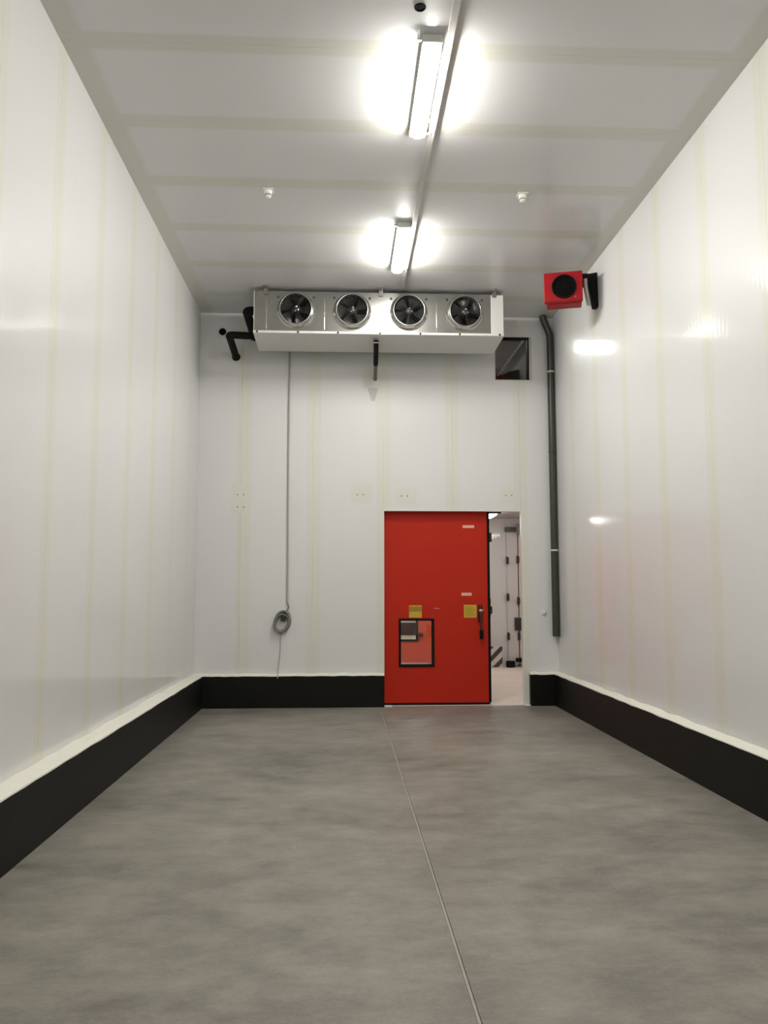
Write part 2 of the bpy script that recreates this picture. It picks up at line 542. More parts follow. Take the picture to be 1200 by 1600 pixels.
structure(MB().box(PR, XR - 0.001, YF, YB - 0.001, 0, PH), 'baseboard_right', M_BLACK)
bb = structure(MB().box(PL, DX0 - 0.002, PB, YB - 0.001, 0, PH).box(2.757, PR, PB, YB - 0.001, 0, PH), 'baseboard_back', M_BLACK)
f1 = MB(); fillet_line(f1, [(PL, y, 0) for y in steps(YF, PB + 0.0, 90)], (-1, 0, 0), PL - XL, 0.028, PH)
structure(f1, 'trim_3', M_FILLET, 'white mortar fillet along the top of the left plinth')
f2 = MB(); fillet_line(f2, [(PR, y, 0) for y in steps(YF, PB + 0.0, 90)], (1, 0, 0), XR - PR, 0.028, PH)
structure(f2, 'trim_4', M_FILLET, 'white mortar fillet along the top of the right plinth')
f3 = MB(); fillet_line(f3, [(x, PB, 0) for x in steps(XL + 0.002, DX0 - 0.004, 30)], (0, 1, 0), YB - PB, 0.028, PH)
fillet_line(f3, [(x, PB, 0) for x in steps(2.757, XR - 0.002, 6)], (0, 1, 0), YB - PB, 0.028, PH)
structure(f3, 'trim_5', M_FILLET, 'white mortar fillet along the top of the end wall plinth')

# ------------------------------------------------------------------ ceiling battens
LZ = H - 0.085
def batten(name, x, y0, label, dif, z=H, length=1.30, width=0.15):
    t = thing(name, (x, y0 + length / 2, z - 0.13), label, 'lamp')
    y1 = y0 + length; hw = width / 2; zb = z - 0.070
    h = MB()                                     # shallow tray with sloping flanks
    h.prism([(x - hw, zb + 0.012), (x - hw, zb + 0.02), (x - hw + 0.010, z - 0.001), (x + hw - 0.010, z - 0.001), (x + hw, zb + 0.02), (x + hw, zb + 0.012)], 1, y0, y1)
    h.build('housing', M_LAMPB, t)
    d = MB()                                     # rounded opal diffuser
    pts = []
    zt = zb + 0.014
    for k in range(17):
        a = PI * k / 16
        pts.append((x - math.cos(a) * (hw - 0.006), zt - math.sin(a) ** 0.6 * 0.066))
    n = len(pts); ys = [y0 + 0.035, y0 + 0.05, y0 + 0.075, y1 - 0.075, y1 - 0.05, y1 - 0.035]; sc = [0.55, 0.85, 1, 1, 0.85, 0.55]
    vs, fs = [], []
    for yy, s_ in zip(ys, sc):
        for (px, pz) in pts: vs.append((x + (px - x) * s_, yy, zt - (zt - pz) * s_))
    for i in range(len(ys) - 1):
        for k in range(n - 1): fs.append((i * n + k, i * n + k + 1, (i + 1) * n + k + 1, (i + 1) * n + k))
    fs += [tuple(range(n))[::-1], tuple((len(ys) - 1) * n + k for k in range(n))]
    d.add(vs, fs, True)
    d.build('diffuser', dif, t)
    for yy in (y0, y1):
        s_ = -1 if yy == y0 else 1
        e = MB().rbox(x - hw - 0.001, x + hw + 0.001, *sorted((yy - s_ * 0.034, yy + s_ * 0.004)), zb + 0.002, z - 0.004, 0.006)
        e.build('end_cap', M_LAMPB, t)
    for yy, sx in ((y0 + 0.01, -1), (y1 - 0.02, 1)):
        c = MB().rbox(*sorted((x + sx * hw, x + sx * (hw + 0.045))), yy - 0.012, yy + 0.014, zb + 0.02, zb + 0.035, 0.004)
        c.cyl((x + sx * (hw + 0.035), yy, zb + 0.03), (x + sx * (hw + 0.035), yy, z - 0.001), 0.005, 8)
        c.build('mounting_clip', M_LAMPB, t)
    return t
batten('ceiling_lamp', 0.662, 5.78, 'nearer lit ceiling lamp, below the round black hole', M_E)
batten('ceiling_lamp', 0.682, 8.95, 'farther lit ceiling lamp, just before the four-fan cooler', M_E)
for y, w_ in ((1.25, 'first'), (-1.9, 'second')):
    batten('ceiling_lamp', 0.65, y, 'lit ceiling lamp, %s one behind the round black ceiling plug, out of view' % w_, M_E)
# white cable trunking beside the lamps
t = thing('cable_trunking', (0.793, 3.0, H - 0.036), 'long slim white cable trunking along the ceiling beside the lamps', 'trunking')
MB().rbox(0.770, 0.817, YF + 0.05, 10.93, H - 0.030, H - 0.001, 0.004).build('trunking_body', M_TRUNK, t)
MB().rbox(0.766, 0.821, YF + 0.05, 10.93, H - 0.036, H - 0.029, 0.003).build('trunking_lid', M_TRUNK, t)

# round black hole plug in the ceiling
t = thing('ceiling_plug', (0.54, 5.5, H - 0.012), 'round black plug in the ceiling in front of the nearer lamp', 'plug')
MB().lathe((0.54, 5.5, H), (0, 0, -1), [(0.0001, 0.006), (0.028, 0.006), (0.031, 0.004)], 24).build('plug_face', M_COIL, t)
MB().lathe((0.54, 5.5, H), (0, 0, -1), [(0.031, -0.001), (0.029, 0.009), (0.036, 0.012), (0.042, 0.006), (0.042, -0.001)], 28).build('collar', M_RUB, t)

# little ceiling sensors
def sensor(x, y, label):
    t = thing('ceiling_sensor', (x, y, H - 0.085), label, 'sensor', 'ceiling sensors')
    MB().rbox(x - 0.055, x + 0.055, y - 0.055, y + 0.055, H - 0.012, H - 0.0005, 0.004).build('base_plate', M_JAMB, t)
    MB().lathe((x, y, H), (0, 0, -1), [(0.040, 0.011), (0.041, 0.045), (0.036, 0.052)], 24, True).build('body', M_SENSOR, t)
    MB().lathe((x, y, H), (0, 0, -1), [(0.024, 0.05), (0.024, 0.066)], 20, True).build('sensor_gap', M_SENSORG, t)
    MB().lathe((x, y, H), (0, 0, -1), [(0.030, 0.066), (0.031, 0.076), (0.022, 0.085), (0.0001, 0.087)], 24).build('sensor_cap', M_SENSOR, t)
sensor(-0.795, 8.27, 'small white ceiling sensor on the side of the left wall')
sensor(1.885, 8.24, 'small white ceiling sensor on the side of the red wall fan')

# ------------------------------------------------------------------ evaporator with four fans
EX0, EX1, EY0, EY1, EZ0, EZ1 = -1.238, 2.222, 11.05, 11.85, 5.245, 5.812
ev = thing('air_cooler', ((EX0 + EX1) / 2, (EY0 + EY1) / 2, EZ0), 'long metal ceiling air cooler with four round black fans', 'air cooler')
FX = (-0.660, 0.114, 0.900, 1.680); FZ = 5.538; FR = 0.215
fr = MB()
cells = [EX0] + [(FX[i] + FX[i + 1]) / 2 for i in range(3)] + [2.052]
for i, fx in enumerate(FX):
    x0, x1 = cells[i], cells[i + 1]
    n = 64; vs, fs = [], []
    corners = [math.atan2(z - FZ, x - fx) % (2 * PI) for x in (x0, x1) for z in (EZ0, EZ1)]
    angs = sorted([2 * PI * k / n for k in range(n)] + corners)
    for a in angs:
        c, s_ = math.cos(a), math.sin(a)
        tt = min(((x1 - fx) / c if c > 1e-9 else 9e9), ((x0 - fx) / c if c < -1e-9 else 9e9), ((EZ1 - FZ) / s_ if s_ > 1e-9 else 9e9), ((EZ0 - FZ) / s_ if s_ < -1e-9 else 9e9))
        vs += [(fx + FR * c, EY0, FZ + FR * s_), (fx + tt * c, EY0, FZ + tt * s_)]
    m = len(angs)
    for k in range(m):
        l = (k + 1) % m
        fs.append((2 * k, 2 * k + 1, 2 * l + 1, 2 * l))
    fr.add(vs, fs)
fr.build('front_sheet', M_GALV, ev)
MB().box(EX0, EX1, EY0 + 0.002, EY1, EZ1 - 0.004, EZ1).build('top_sheet', M_GALV, ev)
MB().box(EX0 - 0.003, EX0 + 0.004, EY0 - 0.004, EY1, EZ0, EZ1 + 0.002).build('side_panel', M_ALUW, ev)
MB().box(EX1 - 0.004, EX1 + 0.003, EY0, EY1, EZ0, EZ1 + 0.002).build('side_panel', M_ALUW, ev)
MB().box(EX0 + 0.01, EX1 - 0.01, EY0 + 0.32, EY1 - 0.03, EZ0 + 0.01, EZ1 - 0.01).build('coil_block', M_COIL, ev)
MB().rbox(2.052, EX1 + 0.004, EY0 - 0.014, EY0 + 0.02, EZ0 + 0.0, EZ1 - 0.012, 0.004).build('end_cover', M_ALUW, ev)
# vertical folds in the front sheet
for x in (-1.07, -0.272, 1.292):
    MB().rbox(x - 0.006, x + 0.006, EY0 - 0.005, EY0 + 0.002, EZ0 + 0.03, EZ1 - 0.09, 0.002).build('sheet_fold', M_GALV, ev)
# drip tray: front lip, sides and an underside that falls slightly to the back
tray = MB()
tray.prism([(EY0 - 0.012, EZ0 + 0.004), (EY0 - 0.012, EZ0 - 0.028), (EY0 + 0.02, EZ0 - 0.034), (EY1 + 0.01, EZ0 - 0.045), (EY1 + 0.01, EZ0 + 0.004)], 0, EX0 - 0.006, EX1 + 0.006)
tray.build('drip_tray', M_ALUW, ev)
for x in (-1.19, -0.63, -0.08, 0.50, 1.06, 1.61, 2.17):
    MB().lathe((x, EY0 - 0.012, EZ0 - 0.012), (0, -1, 0), [(0.015, 0), (0.015, 0.004), (0.009, 0.008), (0.0001, 0.009)], 10).build('tray_bolt', M_DARK, ev)
for fx in FX:
    for dx in (-0.245, 0.245):
        MB().lathe((fx + dx, EY0, FZ + 0.19), (0, -1, 0), [(0.016, 0), (0.016, 0.004), (0.010, 0.009), (0.0001, 0.010)], 10).build('fan_bolt', M_DARK, ev)
for x in (-1.075, 0.512, 2.10):
    b = MB()
    b.rbox(x - 0.03, x + 0.03, EY0 - 0.022, EY0 - 0.014, EZ1 - 0.05, H - 0.002, 0.002)
    b.rbox(x - 0.03, x + 0.03, EY0 - 0.085, EY0 - 0.014, H - 0.010, H - 0.002, 0.002)
    b.rbox(x - 0.03, x + 0.03, EY0 - 0.016, EY0 + 0.002, EZ1 - 0.05, EZ1 - 0.02, 0.002)
    b.cyl((x, EY0 - 0.06, H - 0.02), (x, EY0 - 0.06, H - 0.008), 0.012, 6)
    b.build('hanger', M_GALV, ev)

def fan(i, fx):
    f = bpy.data.objects.new('fan', None); f.empty_display_size = 0.1
    COL.objects.link(f); place(f, Vector((fx, EY0, FZ)), ev)
    c = (fx, EY0, FZ)
    MB().lathe(c, (0, -1, 0), [(0.262, 0.0), (0.262, 0.006), (0.250, 0.010), (0.232, 0.055), (0.224, 0.094), (0.218, 0.104), (0.209, 0.102), (0.207, 0.09), (0.207, -0.15)], 48).build('shroud', M_RING, f)
    g = MB()
    for r in (0.06, 0.085, 0.11, 0.135, 0.16, 0.185, 0.208):
        yy = -0.104 - 0.012 * (1 - (r / 0.208) ** 2)
        g.tube([(fx + r * math.cos(2 * PI * k / 32), EY0 + yy, FZ + r * math.sin(2 * PI * k / 32)) for k in range(32)], 0.0022, 5, closed=True)
    for k in range(6):
        a = 2 * PI * (k + 0.2 * i) / 6
        g.tube([(fx + r * math.cos(a), EY0 - 0.104 - 0.012 * (1 - (r / 0.208) ** 2), FZ + r * math.sin(a)) for r in (0.05, 0.13, 0.212)], 0.003, 5)
    g.build('wire_guard', M_DARK, f)
    for k in range(5):
        a0 = 2 * PI * k / 5 + 0.5 * i
        vs, fs = [], []
        for q in range(6):
            r = 0.055 + 0.145 * q / 5
            sp = 0.42 + 0.10 * q / 5; tw = 0.045 - 0.02 * q / 5
            for side in (0, 1):
                for e in range(5):
                    tq = e / 4 - 0.5
                    a = a0 + sp * 2 * tq * 0.9 + 0.15 * q / 5
                    vs.append((fx + r * math.cos(a), EY0 + 0.0 + tw * 2 * tq + side * 0.004, FZ + r * math.sin(a)))
        for q in range(5):
            for e in range(4):
                b0 = q * 10 + e
                fs.append((b0, b0 + 1, b0 + 11, b0 + 10))
                fs.append((b0 + 5, b0 + 15, b0 + 16, b0 + 6))
        MB().add(vs, fs, True).build('blade', M_BLADE, f)
    h = MB().lathe(c, (0, -1, 0), [(0.062, -0.08), (0.062, 0.045), (0.055, 0.07), (0.035, 0.084), (0.0001, 0.088)], 28)
    h.build('hub', M_DARK, f)
    for (dx, dz, r) in ((0.008, 0.03, 0.020), (0.034, -0.012, 0.013), (-0.012, -0.03, 0.010)):  # chrome domes added to make the bright highlights on the hub
        MB().lathe((fx + dx, EY0 - 0.078, FZ + dz), (0, -1, 0), [(r, 0.0), (r * 0.9, r * 0.5), (r * 0.5, r * 0.9), (0.0001, r)], 10).build('hub_highlight', M_CHROME, f)
for i, fx in enumerate(FX): fan(i, fx)

# ------------------------------------------------------------------ pipework around the cooler
def bend(pts, r, n=6):
    """round the corners of a polyline"""
    pts = [Vector(p) for p in pts]; out = [pts[0]]
    for i in range(1, len(pts) - 1):
        a, b, c = pts[i - 1], pts[i], pts[i + 1]
        p0 = b + (a - b).normalized() * r; p1 = b + (c - b).normalized() * r
        for k in range(n + 1):
            t_ = k / n
            out.append(p0 * (1 - t_) ** 2 + b * 2 * t_ * (1 - t_) + p1 * t_ ** 2)
    out.append(pts[-1]); return out
t = thing('refrigerant_pipe', (-1.5, 11.6, 5.1), 'black insulated pipe bending in an L from the cooler\'s lower left side', 'pipe')
MB().tube(bend([(EX0 - 0.008, 11.42, 5.285), (-1.625, 11.40, 5.292), (-1.620, YB - 0.002, 5.195)], 0.06), 0.052, 18).build('insulation', M_RUB, t)
MB().lathe((-1.620, YB, 5.195), (0, -1, 0), [(0.052, 0.0), (0.064, 0.002), (0.062, 0.012), (0.052, 0.016)], 20).build('wall_collar', M_RUB, t)
t = thing('refrigerant_pipe', (-1.36, 11.6, 5.5), 'thicker black insulated pipe leaving the cooler\'s upper left side', 'pipe')
MB().tube(bend([(EX0 - 0.008, 11.22, 5.585), (-1.360, 11.22, 5.580), (-1.352, YB - 0.002, 5.515)], 0.07), 0.062, 18).build('insulation', M_RUB, t)
MB().lathe((-1.352, YB, 5.515), (0, -1, 0), [(0.062, 0.0), (0.072, 0.002), (0.070, 0.012), (0.062, 0.016)], 20).build('wall_collar', M_RUB, t)
t = thing('wall_port', (-1.828, YB - 0.02, 5.53), 'round black port in the end wall left of the L-shaped pipe', 'port')
MB().lathe((-1.828, YB, 5.578), (0, -1, 0), [(0.050, -0.002), (0.054, 0.018), (0.048, 0.024), (0.042, 0.020)], 24).build('collar', M_RUB, t)
MB().lathe((-1.828, YB, 5.578), (0, -1, 0), [(0.044, 0.010), (0.042, 0.016), (0.0001, 0.018)], 24).build('plug_face', M_COIL, t)

t = thing('drain_pipe', (0.46, 11.7, 5.0), 'short black and grey drain pipe under the middle of the cooler', 'pipe')
MB().tube(bend([(0.452, 11.25, EZ0 - 0.050), (0.455, 11.27, 5.12), (0.468, 11.72, 4.985)], 0.04), [0.036] * 9, 14).build('insulation', M_RUB, t)
MB().tube([(0.462, 11.58, 5.03), (0.470, 11.80, 4.96), (0.478, YB - 0.002, 4.875)], 0.027, 14).build('drain_end', M_GREYPIPE, t)
MB().lathe((0.4535, 11.262, 5.16), (0.01, 0.1, -0.99), [(0.0365, -0.008), (0.040, -0.006), (0.040, 0.006), (0.0365, 0.008)], 18).build('clamp', M_CLAMP, t)

# grey-green vent pipe in the right corner
PX, PY = 3.151, 12.09
t = thing('corner_pipe', (PX, PY, 1.0), 'tall dark grey-green pipe in the right corner ending above the plinth', 'pipe')
MB().tube(bend([(3.030, PY - 0.02, H - 0.001), (3.060, PY - 0.01, 5.79), (PX, PY, 5.58), (PX, PY, 5.4)], 0.05) + [(PX, PY, 3.0), (PX, PY, 1.01)], 0.053, 20).build('pipe_body', M_PIPE, t)
MB().lathe((PX, PY, 1.01), (0, 0, 1), [(0.047, -0.001), (0.047, 0.02)], 20).build('pipe_mouth', M_COIL, t)
for z, m in ((5.0, M_CLAMP), (3.77, M_PIPE), (2.28, M_CLAMP)):
    c = MB().lathe((PX, PY, z), (0, 0, 1), [(0.053, -0.012), (0.0575, -0.012), (0.0575, 0.012), (0.053, 0.012)], 24)
    c.box(PX - 0.012, PX + 0.012, PY + 0.05, YB - 0.001, z - 0.01, z + 0.01)
    c.build('pipe_clamp', m, t)

# ------------------------------------------------------------------ hanging cable with a coil
t = thing('hanging_cable', (-0.82, YB - 0.02, 0.5), 'grey cable hanging from the cooler, its end coiled on the end wall', 'cable')
MB().tube([(-0.818, YB - 0.016, 5.60), (-0.820, YB - 0.016, 3.2), (-0.815, YB - 0.016, 1.50)], 0.0135, 10).build('conduit', M_CONDUIT, t)
MB().tube(bend([(-0.815, YB - 0.017, 1.52), (-0.795, YB - 0.02, 1.455), (-0.80, YB - 0.03, 1.42), (-0.835, YB - 0.03, 1.385)], 0.02), 0.010, 8).build('cable_lead', M_CABLE, t)
cl = MB(); NL = 10
rnd2 = random.Random(11)
for k in range(NL):
    ex, ez = 0.112 + rnd2.uniform(-0.022, 0.016), 0.145 + rnd2.uniform(-0.024, 0.016)
    cx, cz, tilt = -0.888 + rnd2.uniform(-0.01, 0.01), 1.232 + rnd2.uniform(-0.022, 0.010), -0.35 + rnd2.uniform(-0.1, 0.1)
    yy = YB - 0.014 - 0.007 * k
    pts = []
    for q in range(36):
        a = 2 * PI * q / 36
        x, z = ex * math.cos(a), ez * math.sin(a)
        pts.append((cx + x * math.cos(tilt) - z * math.sin(tilt), yy + 0.004 * math.sin(a * 2 + k), cz + x * math.sin(tilt) + z * math.cos(tilt)))
    cl.tube(pts, 0.012, 7, closed=True)
cl.build('cable_coil', M_CABLE, t)
pg = MB().rbox(-0.905, -0.835, YB - 0.085, YB - 0.03, 1.245, 1.345, 0.01)
pg.cyl((-0.868, YB - 0.055, 1.34), (-0.838, YB - 0.05, 1.385), 0.024, 12, 0.016)
pg.build('cable_plug', M_DARK, t)
MB().tube([(-0.905, YB - 0.03, 1.085), (-0.912, YB - 0.012, 0.95), (-0.914, YB - 0.010, 0.80), (-0.932, YB - 0.010, 0.60), (-0.938, YB - 0.02, 0.535), (-0.940, PB - 0.004, 0.456), (-0.940, PB - 0.006, 0.42)], 0.006, 7).build('cable_tail', M_CONDUIT, t)

# small cream wall cap right of the door
t = thing('wall_stopper', (2.995, YB, 1.31), 'small cream round stopper on the end wall between door and corner pipe', 'stopper')
MB().lathe((2.995, YB, 1.35), (0, -1, 0), [(0.042, -0.001), (0.042, 0.006), (0.034, 0.012)], 20, True).build('cap_base', M_PATCH, t)
MB().lathe((2.995, YB, 1.35), (0, -1, 0), [(0.020, 0.011), (0.020, 0.022), (0.012, 0.028), (0.0001, 0.029)], 16).build('cap_knob', M_PATCH, t)

# ------------------------------------------------------------------ red wall fan on a black bracket, high on the right wall
FW, FH, FD = 0.47, 0.375, 0.27
fc = Vector((2.722, 9.75, 5.262)); yaw = math.radians(-15)
MF = Matrix.Translation(fc) @ Matrix.Rotation(yaw, 4, 'Z')
wf = thing('wall_fan', fc, 'red box fan with round black opening below the ceiling at the right wall', 'fan')
bx = MB().rbox(-FW / 2, FW / 2, 0, 0.075, 0, FH, 0.008)
bx.xform(MF).build('front_housing', M_REDFAN, wf)
bx = MB().rbox(-FW / 2 + 0.028, FW / 2 - 0.012, 0.07, FD, -0.010, FH - 0.03, 0.008)
bx.xform(MF).build('rear_housing', M_REDFAN, wf)
rg = MB().lathe((0.01, 0.0, 0.185), (0, -1, 0), [(0.152, -0.01), (0.152, 0.012), (0.145, 0.016), (0.138, 0.010), (0.136, -0.01)], 40)
rg.xform(MF).build('fan_ring', M_RUB, wf)
MB().lathe((0.01, 0.0, 0.185), (0, -1, 0), [(0.140, 0.0015), (0.06, 0.002), (0.0001, 0.002)], 32).xform(MF).build('dark_opening', M_COIL, wf)
gl = MB()
for r in (0.03, 0.055, 0.08, 0.105, 0.13):
    gl.tube([(0.01 + r * math.cos(2 * PI * k / 28), -0.010, 0.185 + r * math.sin(2 * PI * k / 28)) for k in range(28)], 0.0025, 5, closed=True)
for k in range(4):
    a = PI * k / 4
    gl.tube([(0.01 - 0.14 * math.cos(a), -0.011, 0.185 - 0.14 * math.sin(a)), (0.01 + 0.14 * math.cos(a), -0.011, 0.185 + 0.14 * math.sin(a))], 0.003, 5)
gl.xform(MF).build('wire_guard', M_RUB, wf)
MB().rbox(0.13, 0.155, -0.004, 0.002, 0.045, 0.055, 0.001).xform(MF).build('badge', M_CHROME, wf)
br = MB()
br.rbox(2.95, 3.06, 9.80, 9.93, 5.555, 5.645, 0.006)
br.build('bracket_arm', M_RUB, wf)
MB().prism([(2.985, 5.655), (XR - 0.012, 5.70), (XR - 0.002, 5.245), (3.155, 5.245), (3.085, 5.52), (2.985, 5.545)], 1, 9.90, 9.99).build('wall_bracket', M_RUB, wf)
st = MB().tube(bend([(FW / 2 + 0.035, 0.09, FH - 0.08), (FW / 2 + 0.035, 0.10, 0.20), (FW / 2 + 0.075, 0.13, -0.03)], 0.05), 0.026, 12)
st.xform(MF).build('grey_stay', M_SENSORG, wf)

# ------------------------------------------------------------------ window_1: small window high in the back wall
wn = MB()
wn.box(WX0 - 0.004, WX0 + 0.006, YB - 0.004, YB + WT, WZ0, WZ1)
wn.box(WX1 - 0.006, WX1 + 0.034, YB - 0.006, YB + WT, WZ0 - 0.004, WZ1 + 0.006)
wn.box(WX0, WX1, YB - 0.004, YB + WT, WZ0 - 0.004, WZ0 + 0.006)
win = structure(wn, 'window_1', M_STEEL, 'small dark window high in the end wall beside the cooler')
MB().box(WX0 + 0.006, WX1 - 0.004, YB - 0.004, YB + WT, WZ1 - 0.014, WZ1 + 0.004).box(WX1 - 0.026, WX1 - 0.006, YB + 0.01, YB + WT, WZ0 + 0.006, WZ1 - 0.012).build('gasket', M_RUB, win)
MB().box(WX0 + 0.006, WX1 - 0.026, YB + 0.075, YB + 0.081, WZ0 + 0.006, WZ1 - 0.014).build('pane', M_GLASS, win)

# the loft it looks into
LX0, LY1, LH = -1.0, 16.2, 6.17
structure(MB().box(LX0, 3.30, YB + WT, LY1, LH, LH + 0.1), 'ceiling_loft', M_LOFTC)
structure(MB().box(LX0, 3.30, LY1, LY1 + 0.1, HLOB + 0.1, LH), 'wall_loft_back', M_LOFTW)
structure(MB().box(3.23, 3.33, YB + WT + 0.02, LY1, HLOB + 0.1, LH), 'wall_loft_right', M_LOFTW)
structure(MB().box(LX0 - 0.1, LX0, YB + WT, LY1, HLOB + 0.1, LH), 'wall_loft_left', M_LOFTW)
t = thing('light_streak', (3.12, 14.2, 5.93), 'pale tube in place of a light streak, seen through the small window', 'light streak')  # pale tube added to imitate a reflected light streak on the loft wall
MB().tube([(3.13, YB + WT + 0.05, 6.02), (3.13, LY1 - 0.05, 6.02)], 0.024, 16).build('streak_body', M_STREAK, t)
for y in (12.9, 14.2, 15.5):
    MB().box(3.122, 3.138, y - 0.008, y + 0.008, 6.045, LH - 0.0005).build('streak_hanger', M_STEEL, t)
    MB().lathe((3.13, y, 6.02), (0, 1, 0), [(0.024, -0.02), (0.030, -0.015), (0.030, 0.015), (0.024, 0.02)], 18).build('streak_collar', M_STREAK, t)
t = thing('floodlight', (2.16, 13.6, 5.52), 'lit floodlight in the loft behind the end wall, outside the photo\'s view', 'lamp')
MB().rbox(1.72, 2.58, 13.55, 13.65, 5.72, 6.06, 0.01).build('lamp_housing', M_DARK, t)
MB().rbox(1.745, 2.555, 13.535, 13.551, 5.75, 6.03, 0.004).build('diffuser', M_EF, t)
MB().box(2.14, 2.18, 13.58, 13.62, 6.05, LH - 0.001).build('hanger', M_DARK, t)
batten('loft_fill_lamp', 0.4, 13.6, 'added unseen lamp brightening the loft, left of the floodlight', M_EF, z=LH)  # unseen batten added to brighten the loft ceiling

# ------------------------------------------------------------------ door_1: the red door behind the opening
LY, LT = YB + WT + 0.02, 0.085
LX0_, LX1_ = 0.50, 2.186
GX0, GX1, GZ0, GZ1 = 0.831, 1.363, 0.557, 1.270
leaf = MB()
for (a, b, c, d) in cut(LX0_, LX1_ - 0.012, 0.028, 2.98, [(GX0 + 0.01, GX1 - 0.01, GZ0 + 0.01, GZ1 - 0.01)]):
    leaf.box(a, b, LY, LY + LT, c, d)
dr = structure(leaf, 'door_1', M_RED, 'big red cold-room door standing partly open')
MB().box(LX1_ - 0.012, LX1_ + 0.028, LY + 0.012, LY + LT + 0.004, 0.03, 2.98).box(LX1_ - 0.013, LX1_ + 0.004, LY - 0.003, LY + LT, 0.03, 2.98).build('edge_gasket', M_RUB, dr)
MB().rbox(LX0_, LX1_ + 0.006, LY - 0.006, LY + LT, 0.004, 0.032, 0.004).build('bottom_gasket', M_RUB, dr)
g = MB(); w_ = 0.034
for (a, b, c, d) in ((GX0, GX1, GZ0, GZ0 + w_), (GX0, GX1, GZ1 - w_, GZ1), (GX0, GX0 + w_, GZ0 + w_, GZ1 - w_), (GX1 - w_, GX1, GZ0 + w_, GZ1 - w_)):
    g.box(a, b, LY - 0.012, LY + LT + 0.012, c, d)
gf = g.build('window_frame', M_REDDARK, dr)
gf.data.materials[0] = M_RUB
MB().box(GX0 + w_, GX1 - w_, LY + 0.02, LY + 0.026, GZ0 + w_, GZ1 - w_).build('pane', M_GLASS, gf)
def sticker(x0, x1, z0, z1, m, name='sticker', label=None):
    o = MB().box(x0, x1, LY - 0.0015, LY + 0.001, z0, z1).build(name, m, dr)
    if label: o['label'] = label
    return o
s1 = sticker(0.988, 1.178, 1.283, 1.466, M_YEL, label='yellow sticker above the door window')
MB().box(0.990, 1.176, LY - 0.0025, LY, 1.372, 1.446).build('print_band', M_YEL2, s1)
s2 = sticker(1.812, 2.003, 1.280, 1.472, M_YEL, label='yellow sticker beside the handle')
pr = MB()
for k in range(6):
    pr.box(1.835, 1.98 - 0.02 * (k % 3), LY - 0.0025, LY, 1.305 + 0.026 * k, 1.314 + 0.026 * k)
pr.build('print_band', M_YEL2, s2)
sticker(1.806, 1.982, 2.627, 2.668, M_LABEL, label='upper pale sticker')
sticker(1.777, 1.932, 1.607, 1.652, M_LABEL, label='lower pale sticker')
MB().prism([(1.36, 1.427), (1.44, 1.420), (1.44, 1.414), (1.36, 1.421)], 1, LY - 0.0008, LY + 0.001).build('scratch', M_LABEL, dr)
# handle: dark red plate, chrome lock, long lever with black grip
hd = MB().rbox(2.022, 2.088, LY - 0.014, LY, 1.215, 1.468, 0.012, 3).build('handle_plate', M_REDDARK, dr)
lk = MB().lathe((2.060, LY - 0.014, 1.385), (0, -1, 0), [(0.026, 0), (0.026, 0.022), (0.018, 0.03), (0.0001, 0.031)], 20)
lk.rbox(2.045, 2.105, LY - 0.045, LY - 0.025, 1.388, 1.402, 0.004)
lk.build('handle_lock', M_CHROME, hd)
MB().lathe((2.062, LY - 0.014, 1.300), (0, -1, 0), [(0.015, 0), (0.015, 0.016), (0.0001, 0.02)], 16).build('handle_pin', M_CHROME, hd)
MB().tube([(2.058, LY - 0.045, 1.36), (2.060, LY - 0.060, 1.25), (2.062, LY - 0.062, 1.08)], [0.020, 0.019, 0.018], 12).build('handle_lever', M_REDDARK, hd)
MB().tube([(2.062, LY - 0.062, 1.10), (2.063, LY - 0.062, 1.05), (2.064, LY - 0.062, 0.975), (2.064, LY - 0.062, 0.965)], [0.026, 0.029, 0.028, 0.018], 14).build('handle_grip', M_RUB, hd)
# latches that stick out past the edge on the far side
MB().rbox(2.17, 2.262, LY + LT - 0.01, LY + LT + 0.07, 2.42, 2.56, 0.008).build('door_stop', M_DARK, dr)
kb = MB().rbox(2.19, 2.235, LY + LT, LY + LT + 0.06, 1.42, 1.57, 0.01)
kb.rbox(2.19, 2.262, LY + LT, LY + LT + 0.08, 1.33, 1.45, 0.02, 3).rbox(2.19, 2.235, LY + LT, LY + LT + 0.05, 1.285, 1.34, 0.008)
kb.build('latch', M_DARK, dr)
# running rail above the door
MB().rbox(0.45, 2.42, LY + LT + 0.01, LY + LT + 0.07, 2.86, 2.94, 0.005).build('running_rail', M_DARK, dr)

# ------------------------------------------------------------------ lobby behind the door
LX_0, LX_1 = -4.0, 5.6
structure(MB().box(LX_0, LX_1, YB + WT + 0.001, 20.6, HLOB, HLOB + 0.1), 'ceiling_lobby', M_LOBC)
OD0, OD1, ODZ = -0.2, 2.06, 2.75       # opening of the opposite red door
OG = (1.08 - 0.02, 1.745, 0.50, 1.25)
mb = MB()
for (a, b, c, d) in cut(LX_0, XSTEP - 0.1, 0, HLOB, [(OD0 + 0.1, OD1 - 0.1, -1, ODZ - 0.1)]):
    mb.box(a, b, YSTEP + SKIN, YSTEP + 0.1, c, d)
wfar = structure(mb, 'wall_lobby_far', M_CORE)
for (a, b) in ((LX_0, OD0), (OD1, XSTEP - 0.1)):
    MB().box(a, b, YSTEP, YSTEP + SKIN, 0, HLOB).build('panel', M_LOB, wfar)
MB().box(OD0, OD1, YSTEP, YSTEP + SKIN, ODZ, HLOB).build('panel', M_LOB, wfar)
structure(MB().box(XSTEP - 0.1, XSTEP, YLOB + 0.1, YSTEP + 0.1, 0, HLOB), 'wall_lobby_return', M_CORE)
wn2 = structure(MB().box(XSTEP - 0.1, LX_1, YLOB + SKIN, YLOB + 0.1, 0, HLOB), 'wall_lobby_near', M_CORE)
